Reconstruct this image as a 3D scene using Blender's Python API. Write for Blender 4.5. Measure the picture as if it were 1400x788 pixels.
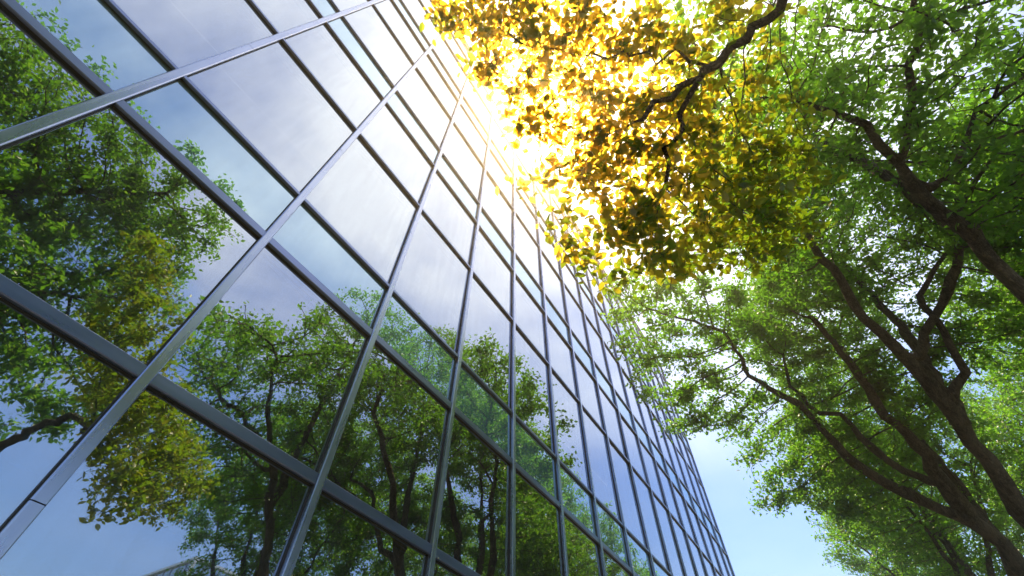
import bpy, math, random
import numpy as np
from mathutils import Vector, kdtree
for o in list(bpy.data.objects): bpy.data.objects.remove(o)
S = bpy.context.scene
COL = S.collection
R = math.radians

# ------------------------------------------------------------------ camera
cam_d = bpy.data.cameras.new("camera")
cam = bpy.data.objects.new("camera", cam_d); COL.objects.link(cam); S.camera = cam
F = Vector((0.50912663, 0.32198706, 0.79819447))      # looking up beside the facade
RT = Vector((0.52749618, -0.84953452, 0.00623503))
RT = (RT - F * RT.dot(F)).normalized(); UP = RT.cross(F)
from mathutils import Matrix
cam.matrix_world = Matrix(((RT.x, UP.x, -F.x, 0), (RT.y, UP.y, -F.y, 0), (RT.z, UP.z, -F.z, 1.6), (0, 0, 0, 1)))
cam_d.sensor_width = 36; cam_d.lens = 36 * 612.5 / 1400
cam_d.clip_start = 0.05; cam_d.clip_end = 3000

# ------------------------------------------------------------------ sky, sun, exposure
SUN = Vector((0.262, 0.098, 0.960)).normalized()
sun_el = math.asin(SUN.z); sun_az = math.atan2(SUN.x, SUN.y)
W = bpy.data.worlds.new("World"); S.world = W; W.use_nodes = True
nt = W.node_tree; nt.nodes.clear()
def N(t, typ, **k):
    n = t.nodes.new(typ)
    for a, b in k.items(): setattr(n, a, b)
    return n
out = N(nt, 'ShaderNodeOutputWorld'); bg = N(nt, 'ShaderNodeBackground')
bg.inputs['Strength'].default_value = 0.15
sky = N(nt, 'ShaderNodeTexSky', sky_type='NISHITA', sun_disc=False, sun_elevation=sun_el, sun_rotation=sun_az,
        air_density=1.1, dust_density=.5, ozone_density=1.8)
tc = N(nt, 'ShaderNodeTexCoord')
def vmath(t, op, a, b=None):
    n = N(t, 'ShaderNodeVectorMath', operation=op)
    for i, v in enumerate((a, b)):
        if v is None: continue
        if isinstance(v, (tuple, Vector)): n.inputs[i].default_value = tuple(v)
        else: t.links.new(v, n.inputs[i])
    return n
def fmath(t, op, a, b=None, clamp=False):
    n = N(t, 'ShaderNodeMath', operation=op, use_clamp=clamp)
    for i, v in enumerate((a, b)):
        if v is None: continue
        if isinstance(v, (int, float)): n.inputs[i].default_value = v
        else: t.links.new(v, n.inputs[i])
    return n.outputs[0]
D = tc.outputs['Generated']
sep = N(nt, 'ShaderNodeSeparateXYZ'); nt.links.new(D, sep.inputs[0])
zz = fmath(nt, 'ADD', fmath(nt, 'MAXIMUM', sep.outputs['Z'], 0.02), 0.12)
comb = N(nt, 'ShaderNodeCombineXYZ')
nt.links.new(fmath(nt, 'DIVIDE', sep.outputs['X'], zz), comb.inputs[0])
nt.links.new(fmath(nt, 'DIVIDE', sep.outputs['Y'], zz), comb.inputs[1])
noi = N(nt, 'ShaderNodeTexNoise'); noi.inputs['Scale'].default_value = 1.25; noi.inputs['Detail'].default_value = 7
noi.inputs['Roughness'].default_value = 0.55; noi.inputs['Distortion'].default_value = 0.1
nt.links.new(comb.outputs[0], noi.inputs['Vector'])
cr = N(nt, 'ShaderNodeValToRGB'); cr.color_ramp.elements[0].position = 0.40; cr.color_ramp.elements[1].position = 0.62
nt.links.new(noi.outputs['Fac'], cr.inputs[0])
sd = vmath(nt, 'DOT_PRODUCT', D, SUN).outputs['Value']
sdc = fmath(nt, 'MAXIMUM', sd, 0.0)
aur = fmath(nt, 'POWER', sdc, 10.0); aur2 = fmath(nt, 'POWER', sdc, 160.0)
# more thin cloud towards the sun
cf = fmath(nt, 'MULTIPLY', fmath(nt, 'ADD', fmath(nt, 'MULTIPLY', cr.outputs[0], 0.75), fmath(nt, 'MULTIPLY', aur, 0.30), clamp=True), 0.9)
lowc = N(nt, 'ShaderNodeMapRange', interpolation_type='SMOOTHSTEP'); lowc.inputs['From Min'].default_value = .40; lowc.inputs['From Max'].default_value = .82; lowc.inputs['To Min'].default_value = .08
nt.links.new(sep.outputs['Z'], lowc.inputs['Value']); cf = fmath(nt, 'MULTIPLY', cf, lowc.outputs[0])
cloud = N(nt, 'ShaderNodeMix', data_type='RGBA', blend_type='MIX')
nt.links.new(cf, cloud.inputs['Factor']); hs = N(nt, 'ShaderNodeHueSaturation'); hs.inputs['Saturation'].default_value = 1.22; hs.inputs['Hue'].default_value = .512; hs.inputs['Value'].default_value = 1.08; nt.links.new(sky.outputs[0], hs.inputs['Color']); nt.links.new(hs.outputs[0], cloud.inputs['A'])
cloud.inputs['B'].default_value = (8.6, 8.6, 8.6, 1)
# contrail (a thin great-circle streak)
n1 = Vector((-0.2172, -0.5065, 0.8345)); n2 = Vector((0.2477, -0.5062, 0.8261)); gc = n1.cross(n2).normalized()
cd = vmath(nt, 'DOT_PRODUCT', D, gc).outputs['Value']
ct = fmath(nt, 'SUBTRACT', 1.0, fmath(nt, 'DIVIDE', fmath(nt, 'ABSOLUTE', cd), 0.0010), clamp=True)
half = fmath(nt, 'MULTIPLY', fmath(nt, 'GREATER_THAN', fmath(nt, 'MULTIPLY', sep.outputs['Y'], -1.0), 0.3), 0.14)
trail = N(nt, 'ShaderNodeMix', data_type='RGBA', blend_type='MIX')
nt.links.new(fmath(nt, 'MULTIPLY', ct, half), trail.inputs['Factor'])
nt.links.new(cloud.outputs['Result'], trail.inputs['A']); trail.inputs['B'].default_value = (11, 11, 11.5, 1)
# aureole of bright thin cloud round the sun
glow = N(nt, 'ShaderNodeMix', data_type='RGBA', blend_type='ADD'); glow.clamp_result = False
glow.inputs['Factor'].default_value = 1
sc_ = N(nt, 'ShaderNodeVectorMath', operation='SCALE'); sc_.inputs[0].default_value = (1.0, 0.85, 0.60)
nt.links.new(fmath(nt, 'ADD', fmath(nt, 'MULTIPLY', aur, 2.0), fmath(nt, 'MULTIPLY', aur2, 14.0)), sc_.inputs['Scale'])
nt.links.new(trail.outputs['Result'], glow.inputs['A']); nt.links.new(sc_.outputs[0], glow.inputs['B'])
nt.links.new(glow.outputs['Result'], bg.inputs[0]); nt.links.new(bg.outputs[0], out.inputs[0])

sl = bpy.data.lights.new("sun", 'SUN'); sl.energy = 5.0; sl.angle = R(0.5); sl.color = (1.0, 0.80, 0.50)
so = bpy.data.objects.new("sun", sl); COL.objects.link(so); so.rotation_euler = SUN.to_track_quat('Z', 'Y').to_euler()

S.view_settings.view_transform = 'Standard'; S.view_settings.look = 'None'; S.view_settings.gamma = 1
S.view_settings.use_curve_mapping = False; S.view_settings.exposure = 0.95
cy = S.cycles
cy.max_bounces = 12; cy.diffuse_bounces = 4; cy.glossy_bounces = 6; cy.transmission_bounces = 5
cy.transparent_max_bounces = 12; cy.volume_bounces = 0
cy.sample_clamp_indirect = 6; cy.caustics_reflective = False; cy.caustics_refractive = False
cy.use_denoising = True

# ------------------------------------------------------------------ helpers
def props(o, label=None, cat=None, group=None, kind=None):
    for k, v in (('label', label), ('category', cat), ('group', group), ('kind', kind)):
        if v: o[k] = v
    return o
def empty(name, loc, parent=None):
    o = bpy.data.objects.new(name, None); COL.objects.link(o); o.location = loc; o.empty_display_size = .3
    if parent: o.parent = parent
    return o
def mesh_obj(name, V, Fc, mat, parent=None, smooth=False):
    """link one mesh object; vertices given in world space, parent an Empty whose location is subtracted"""
    me = bpy.data.meshes.new(name); me.from_pydata([tuple(v) for v in V], [], [tuple(f) for f in Fc])
    if smooth: me.polygons.foreach_set('use_smooth', [True] * len(me.polygons))
    me.update(); o = bpy.data.objects.new(name, me); COL.objects.link(o); me.materials.append(mat)
    if parent:
        base = Vector((0, 0, 0)); p = parent
        while p: base += p.location; p = p.parent
        o.parent = parent
        me.transform(Matrix.Translation(-base))
    return o
class MB:
    def __init__(s): s.v = []; s.f = []
    def box(s, x0, x1, y0, y1, z0, z1):
        b = len(s.v)
        s.v += [(x, y, z) for z in (z0, z1) for y in (y0, y1) for x in (x0, x1)]
        s.f += [tuple(b + i for i in q) for q in ((0, 2, 3, 1), (4, 5, 7, 6), (0, 1, 5, 4), (2, 6, 7, 3), (0, 4, 6, 2), (1, 3, 7, 5))]
        return s
    def cham(s, x0, x1, y0, y1, z0, z1, c=.006, axis='z'):
        """bar along an axis whose two outer (-Y) long edges are chamfered"""
        b = len(s.v)
        if axis == 'z': prof = [(x0, y1), (x0, y0 + c), (x0 + c, y0), (x1 - c, y0), (x1, y0 + c), (x1, y1)]
        else: prof = [(z0, y1), (z0, y0 + c), (z0 + c, y0), (z1 - c, y0), (z1, y0 + c), (z1, y1)]
        n = len(prof)
        for e in ((z0, z1) if axis == 'z' else (x0, x1)):
            s.v += [((p, q, e) if axis == 'z' else (e, q, p)) for p, q in prof]
        for i in range(n):
            j = (i + 1) % n; s.f.append((b + i, b + j, b + n + j, b + n + i))
        s.f += [tuple(b + i for i in range(n))[::-1], tuple(b + n + i for i in range(n))]
        return s
    def build(s, name, mat, parent=None, smooth=False): return mesh_obj(name, s.v, s.f, mat, parent, smooth)

def newmat(name):
    m = bpy.data.materials.new(name); m.use_nodes = True; t = m.node_tree; t.nodes.clear()
    o = N(t, 'ShaderNodeOutputMaterial'); return m, t, o
def principled(name, col, rough=.6, metal=0., noise=None, bump=None, spec=.5):
    m, t, o = newmat(name); p = N(t, 'ShaderNodeBsdfPrincipled')
    p.inputs['Base Color'].default_value = (*col, 1); p.inputs['Roughness'].default_value = rough
    p.inputs['Metallic'].default_value = metal; p.inputs['Specular IOR Level'].default_value = spec
    t.links.new(p.outputs[0], o.inputs[0])
    if noise:
        sc, col2, stretch = noise
        c = N(t, 'ShaderNodeTexCoord'); mp = N(t, 'ShaderNodeMapping'); mp.inputs['Scale'].default_value = stretch
        n = N(t, 'ShaderNodeTexNoise'); n.inputs['Scale'].default_value = sc; n.inputs['Detail'].default_value = 6
        t.links.new(c.outputs['Object'], mp.inputs[0]); t.links.new(mp.outputs[0], n.inputs['Vector'])
        r = N(t, 'ShaderNodeValToRGB'); r.color_ramp.elements[0].position = .32; r.color_ramp.elements[1].position = .7
        r.color_ramp.elements[0].color = (*col, 1); r.color_ramp.elements[1].color = (*col2, 1)
        t.links.new(n.outputs['Fac'], r.inputs[0]); t.links.new(r.outputs[0], p.inputs['Base Color'])
        if bump:
            b = N(t, 'ShaderNodeBump'); b.inputs['Strength'].default_value = bump; b.inputs['Distance'].default_value = .03
            t.links.new(n.outputs['Fac'], b.inputs['Height']); t.links.new(b.outputs[0], p.inputs['Normal'])
        rr = N(t, 'ShaderNodeMapRange'); rr.inputs['To Min'].default_value = rough - .08; rr.inputs['To Max'].default_value = rough + .1
        t.links.new(n.outputs['Fac'], rr.inputs['Value']); t.links.new(rr.outputs[0], p.inputs['Roughness'])
    return m
M_alu = principled('brushed_aluminium', (.33, .37, .47), .27, .92, noise=(3, (.42, .46, .56), (6, 6, .6)))
M_alu_h = principled('brushed_aluminium_rail', (.17, .21, .34), .30, .85, noise=(3, (.21, .25, .39), (.6, 6, 6)))
M_inner = principled('dark_inner_frame', (.03, .03, .032), .6)
M_slab = principled('ceiling_board', (.62, .66, .64), .8)
M_core = principled('core_wall', (.10, .12, .12), .8)
M_span = principled('spandrel_backing', (.15, .27, .27), .7)
M_bark, _t, _o = newmat('bark')
_p = N(_t, 'ShaderNodeBsdfPrincipled'); _p.inputs['Roughness'].default_value = .92; _p.inputs['Specular IOR Level'].default_value = .2
_c = N(_t, 'ShaderNodeTexCoord'); _m = N(_t, 'ShaderNodeMapping'); _m.inputs['Scale'].default_value = (1, 1, .22)
_t.links.new(_c.outputs['Object'], _m.inputs[0])
_v = N(_t, 'ShaderNodeTexVoronoi', feature='DISTANCE_TO_EDGE'); _v.inputs['Scale'].default_value = 38
_n = N(_t, 'ShaderNodeTexNoise'); _n.inputs['Scale'].default_value = 14; _n.inputs['Detail'].default_value = 9; _n.inputs['Roughness'].default_value = .65
_n2 = N(_t, 'ShaderNodeTexNoise'); _n2.inputs['Scale'].default_value = 1.7; _n2.inputs['Detail'].default_value = 3
_w = vmath(_t, 'ADD', _m.outputs[0], None); _t.links.new(_m.outputs[0], _n.inputs['Vector']); _t.links.new(_c.outputs['Object'], _n2.inputs['Vector'])
_s = N(_t, 'ShaderNodeVectorMath', operation='SCALE'); _s.inputs['Scale'].default_value = .12
_t.links.new(_n.outputs['Color'], _s.inputs[0]); _t.links.new(_s.outputs[0], _w.inputs[1]); _t.links.new(_w.outputs[0], _v.inputs['Vector'])
_g = fmath(_t, 'MINIMUM', fmath(_t, 'MULTIPLY', _v.outputs['Distance'], 4.0), 1.0)
_h = fmath(_t, 'ADD', fmath(_t, 'MULTIPLY', _g, .28), _n.outputs['Fac'])
_r = N(_t, 'ShaderNodeValToRGB'); _r.color_ramp.elements[0].position = .35; _r.color_ramp.elements[1].position = .88
_r.color_ramp.elements[0].color = (.030, .022, .017, 1); _r.color_ramp.elements[1].color = (.23, .17, .125, 1)
_t.links.new(fmath(_t, 'ADD', _h, fmath(_t, 'MULTIPLY', fmath(_t, 'SUBTRACT', _n2.outputs['Fac'], .5), .9)), _r.inputs[0]); _t.links.new(_r.outputs[0], _p.inputs['Base Color'])
_b = N(_t, 'ShaderNodeBump'); _b.inputs['Strength'].default_value = 1.0; _b.inputs['Distance'].default_value = .04
_t.links.new(_h, _b.inputs['Height']); _t.links.new(_b.outputs[0], _p.inputs['Normal']); _t.links.new(_p.outputs[0], _o.inputs[0])
M_pave = principled('paving', (.16, .155, .15), .85, noise=(2.5, (.22, .21, .20), (1, 1, 1)), bump=.2)
M_soil = principled('soil_grass', (.03, .055, .015), .95, noise=(5, (.06, .075, .03), (1, 1, 1)), bump=.5)
M_kerb = principled('kerb_stone', (.38, .37, .35), .8)
M_white = principled('white_trim', (.75, .76, .77), .5)
M_roof = principled('roof_membrane', (.3, .3, .3), .9)

def glass_mat(name, body, refl, tint=(.93, .97, 1.0), transparent=True):
    m, t, o = newmat(name)
    g = N(t, 'ShaderNodeBsdfGlossy'); g.inputs['Roughness'].default_value = 0.0; g.inputs['Color'].default_value = (*tint, 1)
    c = N(t, 'ShaderNodeTexCoord')
    n = N(t, 'ShaderNodeTexNoise'); n.inputs['Scale'].default_value = .55; n.inputs['Detail'].default_value = 1
    oi = N(t, 'ShaderNodeObjectInfo')
    off = vmath(t, 'ADD', c.outputs['Object'], None); ob = N(t, 'ShaderNodeCombineXYZ')
    t.links.new(fmath(t, 'MULTIPLY', oi.outputs['Random'], 40.0), ob.inputs[0]); t.links.new(ob.outputs[0], off.inputs[1])
    t.links.new(off.outputs[0], n.inputs['Vector'])
    b = N(t, 'ShaderNodeBump'); b.inputs['Strength'].default_value = .45; b.inputs['Distance'].default_value = .010
    t.links.new(n.outputs['Fac'], b.inputs['Height']); t.links.new(b.outputs[0], g.inputs['Normal'])
    if transparent:
        d = N(t, 'ShaderNodeBsdfTransparent'); d.inputs['Color'].default_value = (*body, 1)
    else:
        d = N(t, 'ShaderNodeBsdfDiffuse'); d.inputs['Color'].default_value = (*body, 1)
    fr = N(t, 'ShaderNodeFresnel'); fr.inputs['IOR'].default_value = 1.5
    # faint film of dust so panes are not perfect
    k = fmath(t, 'ADD', fmath(t, 'MULTIPLY', fr.outputs[0], 1.0 - refl), refl, clamp=True)
    mx = N(t, 'ShaderNodeMixShader'); t.links.new(k, mx.inputs[0]); t.links.new(d.outputs[0], mx.inputs[1]); t.links.new(g.outputs[0], mx.inputs[2])
    dn = N(t, 'ShaderNodeTexNoise'); dn.inputs['Scale'].default_value = 2.2; dn.inputs['Detail'].default_value = 8
    dm = N(t, 'ShaderNodeMapping'); dm.inputs['Scale'].default_value = (5, 5, .5); t.links.new(off.outputs[0], dm.inputs[0]); t.links.new(dm.outputs[0], dn.inputs['Vector'])
    dust = N(t, 'ShaderNodeBsdfDiffuse'); dust.inputs['Color'].default_value = (.32, .36, .37, 1)
    mr = N(t, 'ShaderNodeMapRange'); mr.inputs['From Min'].default_value = .35; mr.inputs['From Max'].default_value = .8
    mr.inputs['To Min'].default_value = .015; mr.inputs['To Max'].default_value = .085
    t.links.new(dn.outputs['Fac'], mr.inputs['Value'])
    m2 = N(t, 'ShaderNodeMixShader'); t.links.new(mr.outputs[0], m2.inputs[0]); t.links.new(mx.outputs[0], m2.inputs[1]); t.links.new(dust.outputs[0], m2.inputs[2])
    t.links.new(m2.outputs[0], o.inputs[0]); return m
M_glass = glass_mat('vision_glass', (.42, .52, .52), .43, (.90, .96, 1.0))
M_sglass = glass_mat('spandrel_glass', (.11, .23, .26), .42, (.78, .94, 1.0), transparent=False)
M_tglass = glass_mat('teal_glass', (.05, .16, .20), .35, transparent=False)

# ------------------------------------------------------------------ ground
def sheet(name, x0, x1, y0, y1, z, mat, n=1):
    V = []; Fc = []
    for j in range(n + 1):
        for i in range(n + 1): V.append((x0 + (x1 - x0) * i / n, y0 + (y1 - y0) * j / n, z))
    for j in range(n):
        for i in range(n):
            a = j * (n + 1) + i; Fc.append((a, a + 1, a + n + 2, a + n + 1))
    return props(mesh_obj(name, V, Fc, mat), kind='structure')
sheet('ground', -115, 165, -135, 115, 0.0, M_soil, 8)
sheet('pavement', -60, 80, -1.9, 2.9, 0.10, M_pave, 4)
kb = MB().box(-60, 80, -2.05, -1.90, -.05, .14); props(kb.build('kerb', M_kerb), kind='structure')

# ------------------------------------------------------------------ main building
D0 = 3.0
U = lambda v: v * D0 + 1.6
X0, PW = -0.27449 * D0, 0.46699 * D0
XE = 7.12 * D0
lines = [('s', -.363), ('t', -.09), ('t', .613), ('t', 1.157), ('t', 1.431), ('t', 2.137), ('t', 2.687), ('t', 2.966), ('t', 3.657), ('t', 4.205), ('t', 4.470), ('t', 5.170), ('t', 5.713), ('k', 6.135)]
zs = [U(v) for _, v in lines]
span_rows = {0, 3, 6, 9, 12 - 0}          # row index i = between line i and i+1
span_rows = {0, 3, 6, 9}
wide = {1: .088, 2: .088, 3: .088}
cols = list(range(-6, 16))                # column i between mullion i and i+1
mx_ = [X0 + i * PW for i in range(-6, 16)] + [XE]
bld = empty('glass_office_building', (6, 9, 0))
props(bld, 'tall glass office building with a grid of metal bars mirroring sky and trees', 'building')
YF = D0          # front of the bars is at YF-.07, glass at YF
GY = YF + .006
Ccam = Vector((0, 0, 1.6))
def pix(P):
    v = Vector(P) - Ccam; z = v.dot(F)
    if z < .05: return None
    return (700 + 612.5 * v.dot(RT) / z, 394 - 612.5 * v.dot(UP) / z)
def area(x0, x1, z0, z1):
    q = [pix((x, GY, z)) for x, z in ((x0, z0), (x1, z0), (x1, z1), (x0, z1))]
    if any(p is None for p in q): return 0
    c = [(min(max(a, 0), 1400), min(max(b, 0), 788)) for a, b in q]
    return abs(sum(c[i][0] * c[(i + 1) % 4][1] - c[(i + 1) % 4][0] * c[i][1] for i in range(4))) / 2
cells = {'window_pane': [], 'spandrel_panel': []}
for r in range(len(zs) - 1):
    for c in range(len(mx_) - 1):
        x0, x1, z0, z1 = mx_[c], mx_[c + 1], zs[r], zs[r + 1]
        cells['spandrel_panel' if r in span_rows else 'window_pane'].append((area(x0, x1, z0, z1), x0, x1, z0, z1))
rng = random.Random(4)
for nm, L in cells.items():
    L.sort(reverse=True); mat = M_glass if nm == 'window_pane' else M_sglass
    rest = MB()
    for i, (a, x0, x1, z0, z1) in enumerate(L):
        one = i < 98 and a > 3
        m = MB() if one else rest
        # each pane sits with its own slight tilt, as glazed panes do
        tx, tz = (x1 - x0) / 2 - .012, (z1 - z0) / 2 - .012; cx, cz = (x0 + x1) / 2, (z0 + z1) / 2
        ax, az = rng.gauss(0, .003), rng.gauss(0, .003)
        b = len(m.v); th = .028
        for yy in (0, th):
            for sx, sz in ((-1, -1), (1, -1), (1, 1), (-1, 1)):
                m.v.append((cx + sx * tx, GY + yy + sx * tx * ax + sz * tz * az, cz + sz * tz))
        m.f += [(b, b + 1, b + 2, b + 3), (b + 7, b + 6, b + 5, b + 4)] + [(b + i2, b + 4 + i2, b + 4 + (i2 + 1) % 4, b + (i2 + 1) % 4) for i2 in range(4)]
        if one: m.build(nm, mat, bld)
    if rest.v: props(rest.build(nm, mat, bld), kind='stuff')
# vertical mullion caps (with fine joints) and horizontal transom caps
joints = [U(v) for v in (.35, 1.86, 3.42, 4.94)]
for i, x in enumerate(mx_):
    m = MB(); w = .035; last = i == len(mx_) - 1
    js = [.35] + [j + rng.uniform(-.03, .03) for j in joints] + [zs[-1] + .05]
    for a, b in zip(js[:-1], js[1:]):
        m.cham(x - w, x + w, YF - .048, YF + .022, a + .003, b - .003, .007, 'z')
    m.build('mullion', M_alu, bld)
    MB().box(x - w - .006, x + w + .006, YF - .010, YF + .018, .352, zs[-1] + .04).build('gasket', M_inner, bld)
for r, z in enumerate(zs):
    h = wide.get(r, .050) / 2
    m = MB()
    for c in range(len(mx_) - 1):
        x0, x1 = mx_[c] + .0365, mx_[c + 1] - .0365
        m.cham(x0, x1, YF - .036, YF + .020, z - h, z + h, .006, 'x')
    m.build('transom', M_alu_h, bld)
    m = MB()
    for c in range(len(mx_) - 1): m.box(mx_[c] + .0425, mx_[c + 1] - .0425, YF - .008, YF + .016, z - h - .005, z + h + .005)
    m.build('gasket', M_inner, bld)
# inner frames behind the glass, floors, ceilings, core wall
inn = MB()
for x in mx_[:-1]: inn.box(x - .03, x + .03, GY + .05, GY + .20, .4, zs[-1])
inn.build('inner_frame', M_inner, bld)
inn = MB()
for r, z in enumerate(zs[1:-1], 1): inn.box(mx_[0], XE - .05, GY + .053, GY + .19, z - .035, z + .035)
inn.build('inner_rail', M_inner, bld)
for r in sorted(span_rows):
    MB().box(mx_[0], XE - .08, GY + .22, 14.6, zs[r] + .02, zs[r + 1] - .02).build('floor_slab', M_slab, bld)
MB().box(mx_[0], XE - .1, 9.0, 9.3, .1, zs[-1] - .3).build('core_wall', M_core, bld)
MB().box(mx_[0] - .02, XE + .02, GY + .21, 14.8, zs[-1] - .30, zs[-1] + .02).build('roof', M_roof, bld)
MB().box(mx_[0] - .05, XE + .045, YF - .085, YF + .40, zs[-1] + .055, zs[-1] + .10).build('coping', M_alu_h, bld)
MB().box(mx_[0] - .05, XE + .03, YF - .09, YF + .30, 0, .348).build('plinth', M_kerb, bld)
for x in (XE + .005, ):
    m = MB()
    m.box(x, x + .04, YF + .05, 14.9, .35, zs[-1] + .05); m.build('end_wall', M_sglass, bld)
m = MB().box(mx_[0] - .06, mx_[0] - .045, YF + .05, 14.9, .35, zs[-1] + .05); m.build('end_wall', M_sglass, bld)
MB().box(mx_[0] - .04, XE, 14.85, 14.9, .35, zs[-1] + .02).build('rear_wall', M_sglass, bld)

# ------------------------------------------------------------------ glass block across the way (seen mirrored)
ob = empty('distant_glass_block', (43, -72, 0))
props(ob, 'distant teal glass block with white roof edge, mirrored low in the left panes', 'building')
bx0, bx1, by0, by1, bz = 28.0, 58.0, -90.0, -54.0, 24.0
MB().box(bx0 + .2, bx1 - .2, by0 + .2, by1 - .2, 0, bz - .3).build('glass_wall', M_tglass, ob)
g = MB()
nx, ny, nz = 20, 24, 23
for i in range(1, nx): g.box(bx0 + i * 1.5 - .04, bx0 + i * 1.5 + .04, by1 - .19, by1 - .12, 0, bz - .35)
for k in range(1, nz): g.box(bx0 + .3, bx1 - .3, by1 - .195, by1 - .14, k * 1.0 - .03, k * 1.0 + .03)
for i in range(1, ny): g.box(bx0 + .12, bx0 + .19, by0 + i * 1.5 - .04, by0 + i * 1.5 + .04, 0, bz - .35)
for k in range(1, nz): g.box(bx0 + .14, bx0 + .195, by0 + .3, by1 - .3, k * 1.0 - .03, k * 1.0 + .03)
g.build('glazing_grid', M_alu_h, ob)
w_ = MB()
w_.box(bx0 - .05, bx1 + .05, by1 - .28, by1 + .05, bz - .28, bz); w_.box(bx0 - .05, bx0 + .28, by0, by1 - .285, bz - .28, bz)
w_.box(bx0 - .045, bx0 + .28, by1 - .285, by1 + .045, 0, bz - .285)
w_.build('white_roof_edge', M_white, ob)
MB().box(bx0 + .29, bx1, by0, by1 - .29, bz - .27, bz - .1).build('roof', M_roof, ob)

# ------------------------------------------------------------------ leaves and trees
def leaf_mat(name, c1, c2, trans, fwd=(.62, .88, .07), fw=.18):
    m, t, o = newmat(name)
    gi = N(t, 'ShaderNodeNewGeometry')
    r = N(t, 'ShaderNodeValToRGB'); r.color_ramp.elements[0].color = (*c1, 1); r.color_ramp.elements[1].color = (*c2, 1)
    c = N(t, 'ShaderNodeTexCoord'); no = N(t, 'ShaderNodeTexNoise'); no.inputs['Scale'].default_value = .9; no.inputs['Detail'].default_value = 2
    t.links.new(c.outputs['Object'], no.inputs['Vector'])
    t.links.new(fmath(t, 'ADD', fmath(t, 'MULTIPLY', gi.outputs['Random Per Island'], .65), fmath(t, 'MULTIPLY', fmath(t, 'SUBTRACT', no.outputs['Fac'], .3), .9), clamp=True), r.inputs[0])
    d = N(t, 'ShaderNodeBsdfDiffuse'); t.links.new(r.outputs[0], d.inputs['Color'])
    tr = N(t, 'ShaderNodeBsdfTranslucent')
    mm = N(t, 'ShaderNodeMix', data_type='RGBA', blend_type='MULTIPLY'); mm.inputs['Factor'].default_value = 1
    t.links.new(r.outputs[0], mm.inputs['A']); mm.inputs['B'].default_value = (*trans, 1); mm.clamp_result = False
    t.links.new(mm.outputs['Result'], tr.inputs['Color'])
    a = N(t, 'ShaderNodeMixShader'); a.inputs[0].default_value = .5
    t.links.new(d.outputs[0], a.inputs[1]); t.links.new(tr.outputs[0], a.inputs[2])
    gl = N(t, 'ShaderNodeBsdfGlossy'); gl.inputs['Roughness'].default_value = .38; gl.inputs['Color'].default_value = (.9, .95, .9, 1)
    b = N(t, 'ShaderNodeMixShader'); b.inputs[0].default_value = .045
    t.links.new(a.outputs[0], b.inputs[1]); t.links.new(gl.outputs[0], b.inputs[2]); 
    # blades also pass light forward in a broad lobe, so they flare when seen against the sun
    rf = N(t, 'ShaderNodeBsdfRefraction'); rf.inputs['Roughness'].default_value = 1.0; rf.inputs['IOR'].default_value = 1.18; rf.inputs['Color'].default_value = (*fwd, 1)
    fm = N(t, 'ShaderNodeMixShader'); fm.inputs[0].default_value = fw
    t.links.new(b.outputs[0], fm.inputs[1]); t.links.new(rf.outputs[0], fm.inputs[2]); t.links.new(fm.outputs[0], o.inputs[0]); return m
M_leaf = leaf_mat('camphor_leaf', (.016, .046, .011), (.062, .128, .018), (4.4, 5.3, 1.35))
M_leaf_near = leaf_mat('broad_leaf', (.034, .075, .009), (.085, .14, .014), (4.6, 4.8, 1.0), (1.0, .60, .04), .25)  # green blades; gold forward colour paints the sun's glare into them

def leaves_mesh(name, P, rs, size, mat, parent, detailed=False):
    """P: n x 3 leaf base points. One mesh of many folded leaf blades."""
    n = len(P)
    up = rs.normal(0, .75, (n, 3)); up[:, 2] = np.abs(up[:, 2] * .5 + 1.0)
    up /= np.linalg.norm(up, axis=1, keepdims=True)
    a = rs.normal(0, 1, (n, 3)); a[:, 2] -= .35
    a -= up * np.sum(a * up, 1, keepdims=True); a /= np.linalg.norm(a, axis=1, keepdims=True)
    s = np.cross(up, a)
    L = size * rs.uniform(.6, 1.25, (n, 1)); Wd = L * rs.uniform(.50, .66, (n, 1))
    dr = rs.uniform(.02, .25, (n, 1)) * L
    if detailed:
        pts = [P, P + a * L * .28 + s * Wd * .40 + up * L * .05, P + a * L * .62 + s * Wd * .44 + up * L * .03 - up * dr * .4,
               P + a * L * 1.0 - up * dr, P + a * L * .62 - s * Wd * .44 + up * L * .03 - up * dr * .4, P + a * L * .28 - s * Wd * .40 + up * L * .05,
               P + a * L * .45 - up * dr * .25]
        tri = [(0, 6, 1), (1, 6, 2), (2, 6, 3), (3, 6, 4), (4, 6, 5), (5, 6, 0)]
    else:
        pts = [P, P + a * L * .48 + s * Wd * .5 + up * L * .06, P + a * L - up * dr, P + a * L * .48 - s * Wd * .5 + up * L * .06]
        tri = [(0, 1, 2), (0, 2, 3)]
    k = len(pts); V = np.stack(pts, 1).reshape(-1, 3)
    T = (np.array(tri)[None] + (np.arange(n) * k)[:, None, None]).reshape(-1, 3)
    base = np.array(parent.location); V = (V - base).astype(np.float32)
    me = bpy.data.meshes.new(name)
    me.vertices.add(len(V)); me.vertices.foreach_set('co', V.ravel())
    me.loops.add(T.size); me.loops.foreach_set('vertex_index', T.ravel().astype(np.int32))
    me.polygons.add(len(T)); me.polygons.foreach_set('loop_start', np.arange(0, T.size, 3, dtype=np.int32))
    if detailed: me.polygons.foreach_set('use_smooth', np.ones(len(T), dtype=bool))
    me.update(calc_edges=True); me.materials.append(mat)
    o = bpy.data.objects.new(name, me); COL.objects.link(o); o.parent = parent; return o

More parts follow.
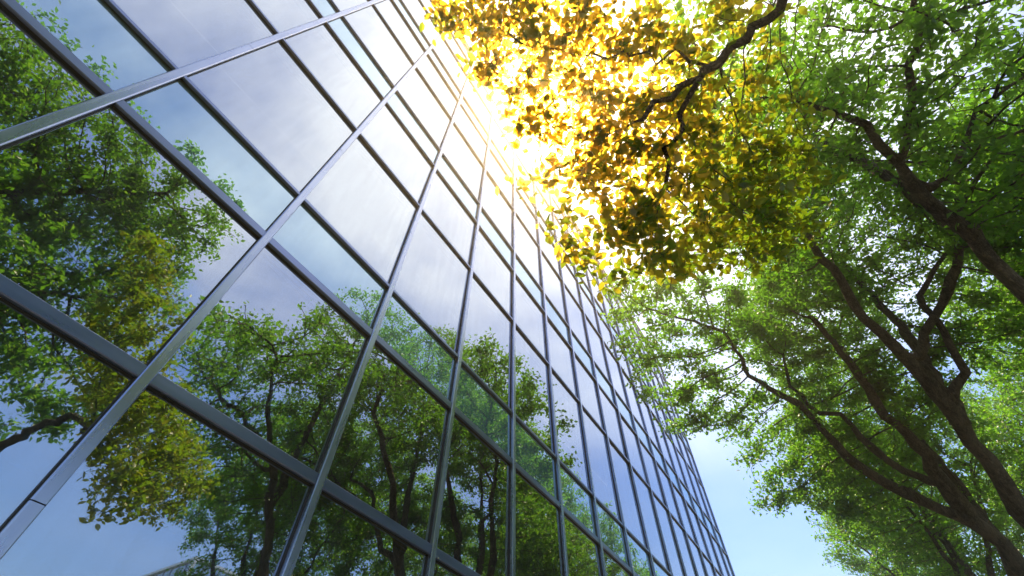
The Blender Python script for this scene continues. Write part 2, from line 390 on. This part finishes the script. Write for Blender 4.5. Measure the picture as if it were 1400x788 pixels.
def grow_tree(root, limbs, clumps, seed, dens=26, step=.22, leafn=24, leafsize=.105, spread=.115, lmat=None, detailed=False, tipr=.0062, rmax=None, mult=1.0, twig_in_crown=True):
    """space colonisation from hand-placed limbs towards points scattered in the clumps; > trunk, crown"""
    rs = np.random.RandomState(seed); lmat = lmat or M_leaf
    nodes = []; par = []; rad0 = []
    def addn(p, pa, r): nodes.append(Vector(p)); par.append(pa); rad0.append(r); return len(nodes) - 1
    for L in limbs:
        pts = [Vector(p) for p in L[0]]; r0, r1 = L[1], L[2]
        if nodes:
            best = min(range(len(nodes)), key=lambda i: (nodes[i] - pts[0]).length)
            pa = best
            if (nodes[best] - pts[0]).length < .12: pts = pts[1:]; prev = nodes[best]
            else: prev = nodes[best]
        else: pa = -1; prev = None
        # resample with slight wobble
        allp = ([prev] if prev is not None else []) + pts
        tot = sum((allp[i + 1] - allp[i]).length for i in range(len(allp) - 1)); acc = 0
        if prev is None: pa = addn(allp[0], -1, r0)
        for i in range(len(allp) - 1):
            a, b = allp[i], allp[i + 1]; ln = (b - a).length; k = max(1, int(ln / step))
            for j in range(1, k + 1):
                q = a.lerp(b, j / k); fr = (acc + ln * j / k) / max(tot, 1e-6)
                wob = .018 + .02 * (r1 / max(r0, .01))
                q = q + Vector(rs.normal(0, wob, 3))
                pa = addn(q, pa, r0 + (r1 - r0) * fr)
            acc += ln
    nl = len(nodes)
    A = []
    for c in clumps:
        cx, cy, cz, rx, ry, rz = c[:6]; wt = c[6] if len(c) > 6 else 1
        vol = 4.19 * rx * ry * rz; n = max(6, int(vol * dens * wt))
        d = rs.normal(0, 1, (n, 3)); d /= np.linalg.norm(d, axis=1, keepdims=True)
        u = rs.uniform(.12, 1, (n, 1)) ** (1 / 2.4)
        A.append(np.array([cx, cy, cz]) + d * u * [rx, ry, rz])
    A = np.concatenate(A); alive = np.ones(len(A), bool)
    kids = [0] * len(nodes)
    for p in par:
        if p >= 0: kids[p] += 1
    for it in range(70):
        kd = kdtree.KDTree(len(nodes))
        for i, p in enumerate(nodes): kd.insert(p, i)
        kd.balance(); pull = {}
        for i in np.nonzero(alive)[0]:
            co, idx, dist = kd.find(A[i])
            if dist < step * 1.25: alive[i] = False; continue
            if dist > 2.8 and it > 8: continue
            v = (Vector(A[i]) - co); v.normalize()
            if idx in pull: pull[idx] += v
            else: pull[idx] = v.copy()
        if not pull: break
        added = 0
        for idx, v in pull.items():
            if kids[idx] > 3: continue
            if v.length < 1e-3: continue
            v = v.normalized(); pp = par[idx]
            if pp >= 0 and idx >= nl: v = (v + (nodes[idx] - nodes[pp]).normalized() * .45)
            v = (v + Vector(rs.normal(0, .16, 3))).normalized()
            addn(nodes[idx] + v * step, idx, 0); kids.append(0); kids[idx] += 1; added += 1
        if added == 0: break
    n = len(nodes); rad = [0.0] * n; cnt = [0.0] * n; ch = [[] for _ in range(n)]
    for i in range(n):
        if par[i] >= 0: ch[par[i]].append(i)
    for i in range(n - 1, -1, -1):
        if not ch[i]: a = tipr ** 2.2
        else: a = sum(rad[c] ** 2.2 for c in ch[i] if True)
        rad[i] = a ** (1 / 2.2)
        if i >= nl: rad[i] = min(rad[i], .05 if rmax is None else rmax)
        else: rad[i] = rad0[i]
        # note: limb radii are given
    # tubes
    V = []; Fc = []; done = set()
    base = root.location
    def tube(chain, rr):
        ns = 12 if max(rr) > .05 else (6 if max(rr) > .015 else 4)
        b = len(V); pv = None; kn = rs.choice([0, 0, 0, 0, .12, .22], len(chain))
        for k, p in enumerate(chain):
            t = (chain[min(k + 1, len(chain) - 1)] - chain[max(k - 1, 0)])
            if t.length < 1e-6: t = Vector((0, 0, 1))
            t.normalize()
            if pv is None: pv = t.orthogonal().normalized()
            pv = (pv - t * pv.dot(t)); pv = pv.normalized() if pv.length > 1e-5 else t.orthogonal().normalized()
            bt = t.cross(pv)
            for s in range(ns):
                an = 2 * math.pi * s / ns; w = rr[k] * (1 + (.09 * math.sin(2 * an + k * .7) + rs.uniform(-.07, .07) + kn[k] if ns > 4 else 0))
                V.append(p - base + (pv * math.cos(an) + bt * math.sin(an)) * w)
        for k in range(len(chain) - 1):
            for s in range(ns):
                s2 = (s + 1) % ns; Fc.append((b + k * ns + s, b + k * ns + s2, b + (k + 1) * ns + s2, b + (k + 1) * ns + s))
        Fc.append(tuple(b + s for s in range(ns))[::-1]); Fc.append(tuple(b + (len(chain) - 1) * ns + s for s in range(ns)))
    starts = [(0, None)]
    while starts:
        i, pa = starts.pop(); chain = []; rr = []
        if pa is not None: chain.append(nodes[pa]); rr.append(min(rad[pa] * .95, rad[i] * 1.35))
        while True:
            chain.append(nodes[i]); rr.append(rad[i])
            if not ch[i]: break
            c = sorted(ch[i], key=lambda q: (q < nl and rad[q] > 0, rad[q]), reverse=True)
            for q in c[1:]: starts.append((q, i))
            i = c[0]
        if len(chain) > 1: tube(chain, rr)
    me = bpy.data.meshes.new('trunk'); me.from_pydata([tuple(v) for v in V], [], Fc); me.update()
    me.polygons.foreach_set('use_smooth', [True] * len(me.polygons)); me.materials.append(M_bark)
    tk = bpy.data.objects.new('trunk', me); COL.objects.link(tk); tk.parent = root
    # leaves on thin twigs
    thin = [i for i in range(nl, n) if rad[i] < tipr * 2.6]
    P = np.array([nodes[i] for i in thin])
    pr = np.array([nodes[par[i]] for i in thin])
    # uneven foliage: some twigs carry many leaves, some few
    cf = np.clip(rs.gamma(.8, 1.25, len(thin)), .05, 3.5) * leafn * mult
    cfn = rs.poisson(cf)
    idx = np.repeat(np.arange(len(thin)), cfn)
    t = rs.uniform(0, 1, (len(idx), 1))
    Q = P[idx] * t + pr[idx] * (1 - t) + rs.normal(0, spread, (len(idx), 3)) * [1, 1, .7]
    leaves_mesh('crown', Q, rs, leafsize, lmat, root, detailed)
    return len(Q), n

def tree(name, loc, label, group=None, **k):
    r = empty(name, loc); props(r, label, 'tree', group)
    cnt = grow_tree(r, **k); print('TREE', label, cnt); return r

G = 'trees in the row beside the pavement'
# Tree whose thick limbs cross the lower right of the photograph
A1 = [(13.3, -3.1, 0), (13.1, -3.05, 1.6), (12.7, -3.0, 3.4), (12.22, -2.95, 4.9), (12.0, -3.0, 5.35), (11.83, -2.85, 5.71), (11.61, -2.78, 6.12), (11.34, -2.74, 6.6), (10.99, -2.67, 7.18), (10.73, -2.52, 7.57), (10.23, -2.48, 8.26), (9.72, -2.37, 8.89), (9.25, -2.24, 9.39)]
A2 = [(11.79, -2.68, 5.8), (11.62, -2.29, 6.11), (11.4, -1.89, 6.5), (11.11, -1.56, 6.94), (10.71, -1.34, 7.49), (10.26, -1.1, 8.07), (9.89, -0.72, 8.45), (9.57, -0.49, 8.69), (8.77, -0.42, 9.48)]
A3 = [(11.56, -2.62, 6.44), (11.47, -2.29, 6.73), (11.25, -2.05, 7.2), (10.86, -1.84, 7.93), (10.81, -1.46, 8.05), (10.41, -1.19, 8.66), (9.93, -1.39, 9.23)]
tree('street_tree', (13.3, -3.1, 0), 'tree with forked limbs low on the right, crown reaching over to the glass front', G,
     limbs=[(A1, .235, .05), (A2, .11, .03), (A3, .08, .022), ([(12.4, -2.95, 4.4), (12.9, -3.3, 6.5), (12.7, -3.2, 9), (12.2, -3, 11.5)], .11, .03)],
     clumps=[(6.9, 1.0, 9.7, .9, .8, .7, 1.5), (7.4, .0, 10.2, 1.1, 1.0, .7, 1.2), (12.2, .1, 7.4, .9, .7, .6, 1.4), (9.6, 1.1, 8.1, .9, .7, .6, 1.5), (7.9, 1.1, 9.5, 1.0, .9, .85, 1.5), (8.8, 1.2, 8.9, 1.05, .9, .8, 1.5), (8.5, 0, 9.8, 1.3, 1.2, .85, 1.2), (10, .4, 8.6, 1.2, 1.0, .75, 1.4), (11.2, 0, 8.2, 1.0, .8, .7, 1.5),
             (10, -1.3, 10.2, 1.6, 1.3, 1.0), (12.6, -.6, 7.6, 1.0, .8, .75, 1.4), (12.4, -2.8, 11.8, 2.4, 2.0, 2.1), (13.6, -1.6, 9.3, 1.5, 1.3, 1.3), (14.0, -.9, 7.1, 1.0, .7, .7, 1.3), (11, -3.6, 8.4, 1.5, 1.2, 1)],
     seed=3, mult=1.5)
B1 = [(10.5, -3.1, 0), (10.4, -3.0, 1.6), (10.0, -2.95, 3.5), (9.62, -2.92, 4.95), (9.44, -2.92, 5.32), (9.19, -2.89, 5.83), (8.86, -2.95, 6.36), (8.61, -2.86, 6.77), (8.38, -2.8, 7.09), (8.05, -2.65, 7.56), (7.52, -2.58, 8.18), (6.97, -2.51, 8.73), (6.48, -2.47, 9.14), (6.2, -2.0, 9.45)]
B2 = [(8.78, -2.94, 6.34), (8.62, -3.34, 6.71), (8.31, -3.53, 7.38), (8.05, -3.56, 8.0), (8.0, -3.8, 8.2), (7.8, -4.24, 8.43)]
B3 = [(8.45, -2.92, 7.11), (8.24, -3.3, 7.36), (7.86, -3.82, 7.72), (7.59, -4.17, 7.98), (6.82, -4.66, 8.61), (6.61, -4.96, 8.74), (6.45, -5.25, 8.8)]
tree('street_tree', (10.5, -3.1, 0), 'tall tree with one long bare leaning trunk above the forked limbs at right', G,
     limbs=[(B1, .205, .045), (B2, .08, .03), (B3, .09, .028), ([(8.95, -2.95, 6.2), (9.3, -3.4, 8), (9.5, -3.6, 10.2), (9.6, -3.7, 12.5)], .10, .03)],
     clumps=[(8.2, -3.8, 10.6, 2.3, 2.1, 1.9), (7.0, -2.3, 9.6, 1.6, 1.5, .9, 1.1), (9.9, -3.8, 13.7, 1.9, 1.9, 2.0), (9.3, -5.2, 8.6, 2, 1.3, 1.4, .8), (6.4, -1.2, 10.3, 1.0, .8, .7), (7.2, -5.4, 9.3, 1.3, 1.2, 1.1)],
     seed=8, mult=.85)
C1 = [(7.0, -3.2, 0), (6.8, -3.2, 1.6), (6.1, -3.2, 3.9), (5.64, -3.17, 5.18), (5.49, -3.16, 5.61), (5.31, -3.17, 6.01), (5.11, -3.16, 6.42), (4.94, -3.09, 6.78), (4.76, -3.09, 7.1), (4.6, -3.1, 7.37), (4.37, -3.09, 7.68), (4.18, -3.08, 7.95)]
C2 = [(4.58, -3.17, 7.34), (4.24, -3.43, 7.66), (3.93, -3.68, 7.92), (3.41, -3.94, 8.25), (3.07, -4.12, 8.5)]
C3 = [(4.92, -3.21, 7.03), (4.83, -3.65, 7.13), (4.7, -3.92, 7.36), (4.53, -4.2, 7.59)]
tree('street_tree', (7.0, -3.2, 0), 'tree with dark rough bark rising from the right edge high in the photo', G,
     limbs=[(C1, .17, .05), (C2, .06, .03), (C3, .055, .025), ([(5.25, -3.17, 6.1), (5.5, -3.5, 8), (5.7, -3.5, 10), (5.8, -3.4, 12)], .09, .03), ([(4.2, -3.08, 7.95), (3.6, -2.5, 8.4), (3.0, -1.8, 8.5)], .045, .02)],
     clumps=[(4.4, -4.3, 9.4, 2.2, 1.9, 1.7), (2.9, -3.4, 8.7, 1.3, 1.5, .8), (5.9, -3.3, 11.6, 1.9, 1.8, 2.0), (2.6, -2.1, 8.2, 1.2, 1.0, .7, 1.3), (4.1, -1.7, 9.0, 1.4, 1.1, .8, 1.2), (4.2, -5.3, 7.6, 1.8, 1.2, 1.0), (6.9, -4.8, 8.6, 1.5, 1.3, 1.4), (1.9, -1.2, 7.7, .8, .7, .5, 1.4), (4.8, -4.0, 6.7, 1.3, .9, .7), (3.3, -3.4, 7.3, 1.0, .9, .6)],
     seed=12, mult=.75)
# big old tree just behind the camera; its crown fills the mirrored left panes
tree('street_tree', (-3.4, -3.8, 0), 'large spreading tree mirrored darkly in the left panes', G,
     limbs=[([(-3.4, -3.8, 0), (-3.4, -3.75, 2), (-3.2, -3.7, 4), (-3.1, -3.6, 6), (-3.3, -3.5, 8.5), (-3.6, -3.5, 10.8)], .26, .04),
            ([(-3.2, -3.7, 4.4), (-2.2, -3.4, 5.8), (-1.0, -3.3, 7.0), (0.2, -3.5, 8.2)], .12, .03),
            ([(-3.1, -3.6, 6.2), (-2.2, -3.0, 7.8), (-1.2, -2.8, 9.5), (-.4, -2.8, 10.8)], .10, .03),
            ([(-3.2, -3.7, 4.8), (-4.4, -3.4, 6.5), (-5.6, -3.2, 8.6)], .12, .03)],
     clumps=[(-3.2, -3.7, 9.6, 3.0, 2.5, 2.5), (-5.8, -3.2, 10.2, 2.5, 2.2, 1.9), (-.4, -3.7, 8.6, 1.9, 1.9, 2.3), (-2, -2.6, 7.0, 2.3, 1.5, 1.3), (-5, -3, 7.2, 2.6, 1.8, 1.4), (.5, -3.6, 6.4, 1.4, 1.4, .95), (-.2, -3.1, 10.9, 1.5, 1.6, .9)],
     dens=24, seed=21, mult=1.3)

# near branch with broad leaves, right above the camera
sc = lambda p, k=.80: (p[0] * k, p[1] * k, 1.6 + (p[2] - 1.6) * k)
Dn = [sc(p) for p in [(1.42, -2.02, 6.18), (1.48, -1.76, 6.07), (1.5, -1.55, 5.95), (1.5, -1.33, 5.84), (1.54, -1.05, 5.71), (1.52, -0.8, 5.59), (1.46, -0.57, 5.46), (1.44, -0.29, 5.32)]]
Dn2 = [sc(p) for p in [(1.51, -0.8, 5.55), (1.61, -0.62, 5.4), (1.71, -0.42, 5.25), (1.91, -0.22, 5.02), (2.04, -0.02, 4.81)]]
ncl = [(.25, .74, 7.04, .30, .25, .40), (.77, .45, 6.5, .60, .35, .5), (.95, -.2, 6.3, .60, .45, .5), (1.35, .40, 5.45, .42, .35, .4), (1.8, .42, 4.72, .42, .30, .32), (2.0, .2, 4.5, .40, .3, .28), (1.95, -.2, 5.1, .5, .45, .40), (2.5, -.4, 5.3, .5, .45, .40), (2.3, -.25, 4.75, .4, .35, .3), (2.15, -.8, 5.7, .5, .5, .4), (2.75, -.9, 5.5, .5, .4, .4), (2.6, -1.3, 6.0, .5, .5, .4), (3.1, -1.2, 5.7, .45, .4, .35), (2.9, -.8, 4.95, .35, .3, .25), (1.35, -.5, 5.95, .55, .5, .4), (1.7, -1.1, 6.1, .5, .5, .4), (.3, .35, 7.3, .4, .4, .4), (1.7, .0, 5.8, .6, .45, .4)]
ncl = [(*sc(c[:3], .84), c[3] * 1.05, c[4] * 1.0, c[5] * 1.0) for c in ncl]
tree('broadleaf_tree', (.6, -4.6, 0), 'tree whose broad green leaves, coloured gold for sun glare, hang close overhead in front of the sun', None,
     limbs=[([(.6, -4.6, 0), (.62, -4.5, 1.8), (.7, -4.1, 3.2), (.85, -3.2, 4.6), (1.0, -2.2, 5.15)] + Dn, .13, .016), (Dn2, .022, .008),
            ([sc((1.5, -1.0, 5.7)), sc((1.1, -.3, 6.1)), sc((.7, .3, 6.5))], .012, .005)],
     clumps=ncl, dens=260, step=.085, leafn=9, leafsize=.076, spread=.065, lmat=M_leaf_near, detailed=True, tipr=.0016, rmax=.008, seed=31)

# trees further along the pavement and a second row behind: one grown tree, copied
bt = tree('background_tree', (17.5, -3.2, 0), 'round topped tree first along the row beyond the forked one', 'trees further along and behind the row',
     limbs=[([(17.5, -3.2, 0), (17.5, -3.2, 2.2), (17.3, -3.1, 4.2), (17.2, -3.2, 6.5), (17.4, -3.3, 9), (17.3, -3.3, 11.5)], .18, .03),
            ([(17.3, -3.1, 4.2), (16.5, -2.9, 6), (15.8, -2.7, 8)], .09, .03), ([(17.2, -3.2, 5.2), (18.4, -3.5, 7), (19.2, -3.6, 9)], .09, .03), ([(17.2, -3.2, 5.6), (17, -4.3, 7.5), (16.8, -5, 9)], .08, .03)],
     clumps=[(17.3, -3.3, 11.6, 2.2, 2.1, 2.4), (15.6, -2.7, 9.3, 1.6, 1.5, 1.6), (19.1, -3.5, 9.6, 1.7, 1.7, 1.9), (16.9, -5.1, 9.2, 1.8, 1.4, 1.7), (17.6, -1.8, 8.9, 1.5, 1.2, 1.3), (17.4, -3.2, 7.2, 2.2, 1.8, 1.0, .7)],
     seed=44, dens=20)
spots = [((22.5, -3.6, 0), 100, 1.02, 'narrower tree, second along the row beyond the forked one'),
         ((28.5, -3.4, 0), 200, .93, 'small far tree at the end of the row near the building corner'),
         ((12.2, -8.6, 0), 60, 1.08, 'tall tree in the second row behind the two leaning trees'),
         ((17.6, -9.2, 0), 300, 1.0, 'middle tree of the second row, seen between the trunks at right'),
         ((24, -9.0, 0), 160, 1.1, 'far tree of the second row, behind the lowest leaves at right'),
         ((8.2, -8.0, 0), 250, .92, 'near tree of the second row at the far right edge')]
for loc, rz, s, lab in spots:
    c = bt.copy(); COL.objects.link(c); c.location = loc; c.rotation_euler.z = R(rz); c.scale = (s, s, s); c['label'] = lab
    for ch in bt.children:
        k = ch.copy(); COL.objects.link(k); k.parent = c

# ------------------------------------------------------------------ added warm air volume, tinted to make the sun's glow
hz, t, o = newmat('glow_air')
pv = N(t, 'ShaderNodeVolumePrincipled'); pv.inputs['Color'].default_value = (1.0, .87, .62, 1)
pv.inputs['Density'].default_value = 0.006; pv.inputs['Anisotropy'].default_value = .88
t.links.new(pv.outputs[0], o.inputs['Volume'])
HZ = MB().box(-120, 170, -140, 120, -1, 26).build('glow_haze', hz); props(HZ, kind='stuff')
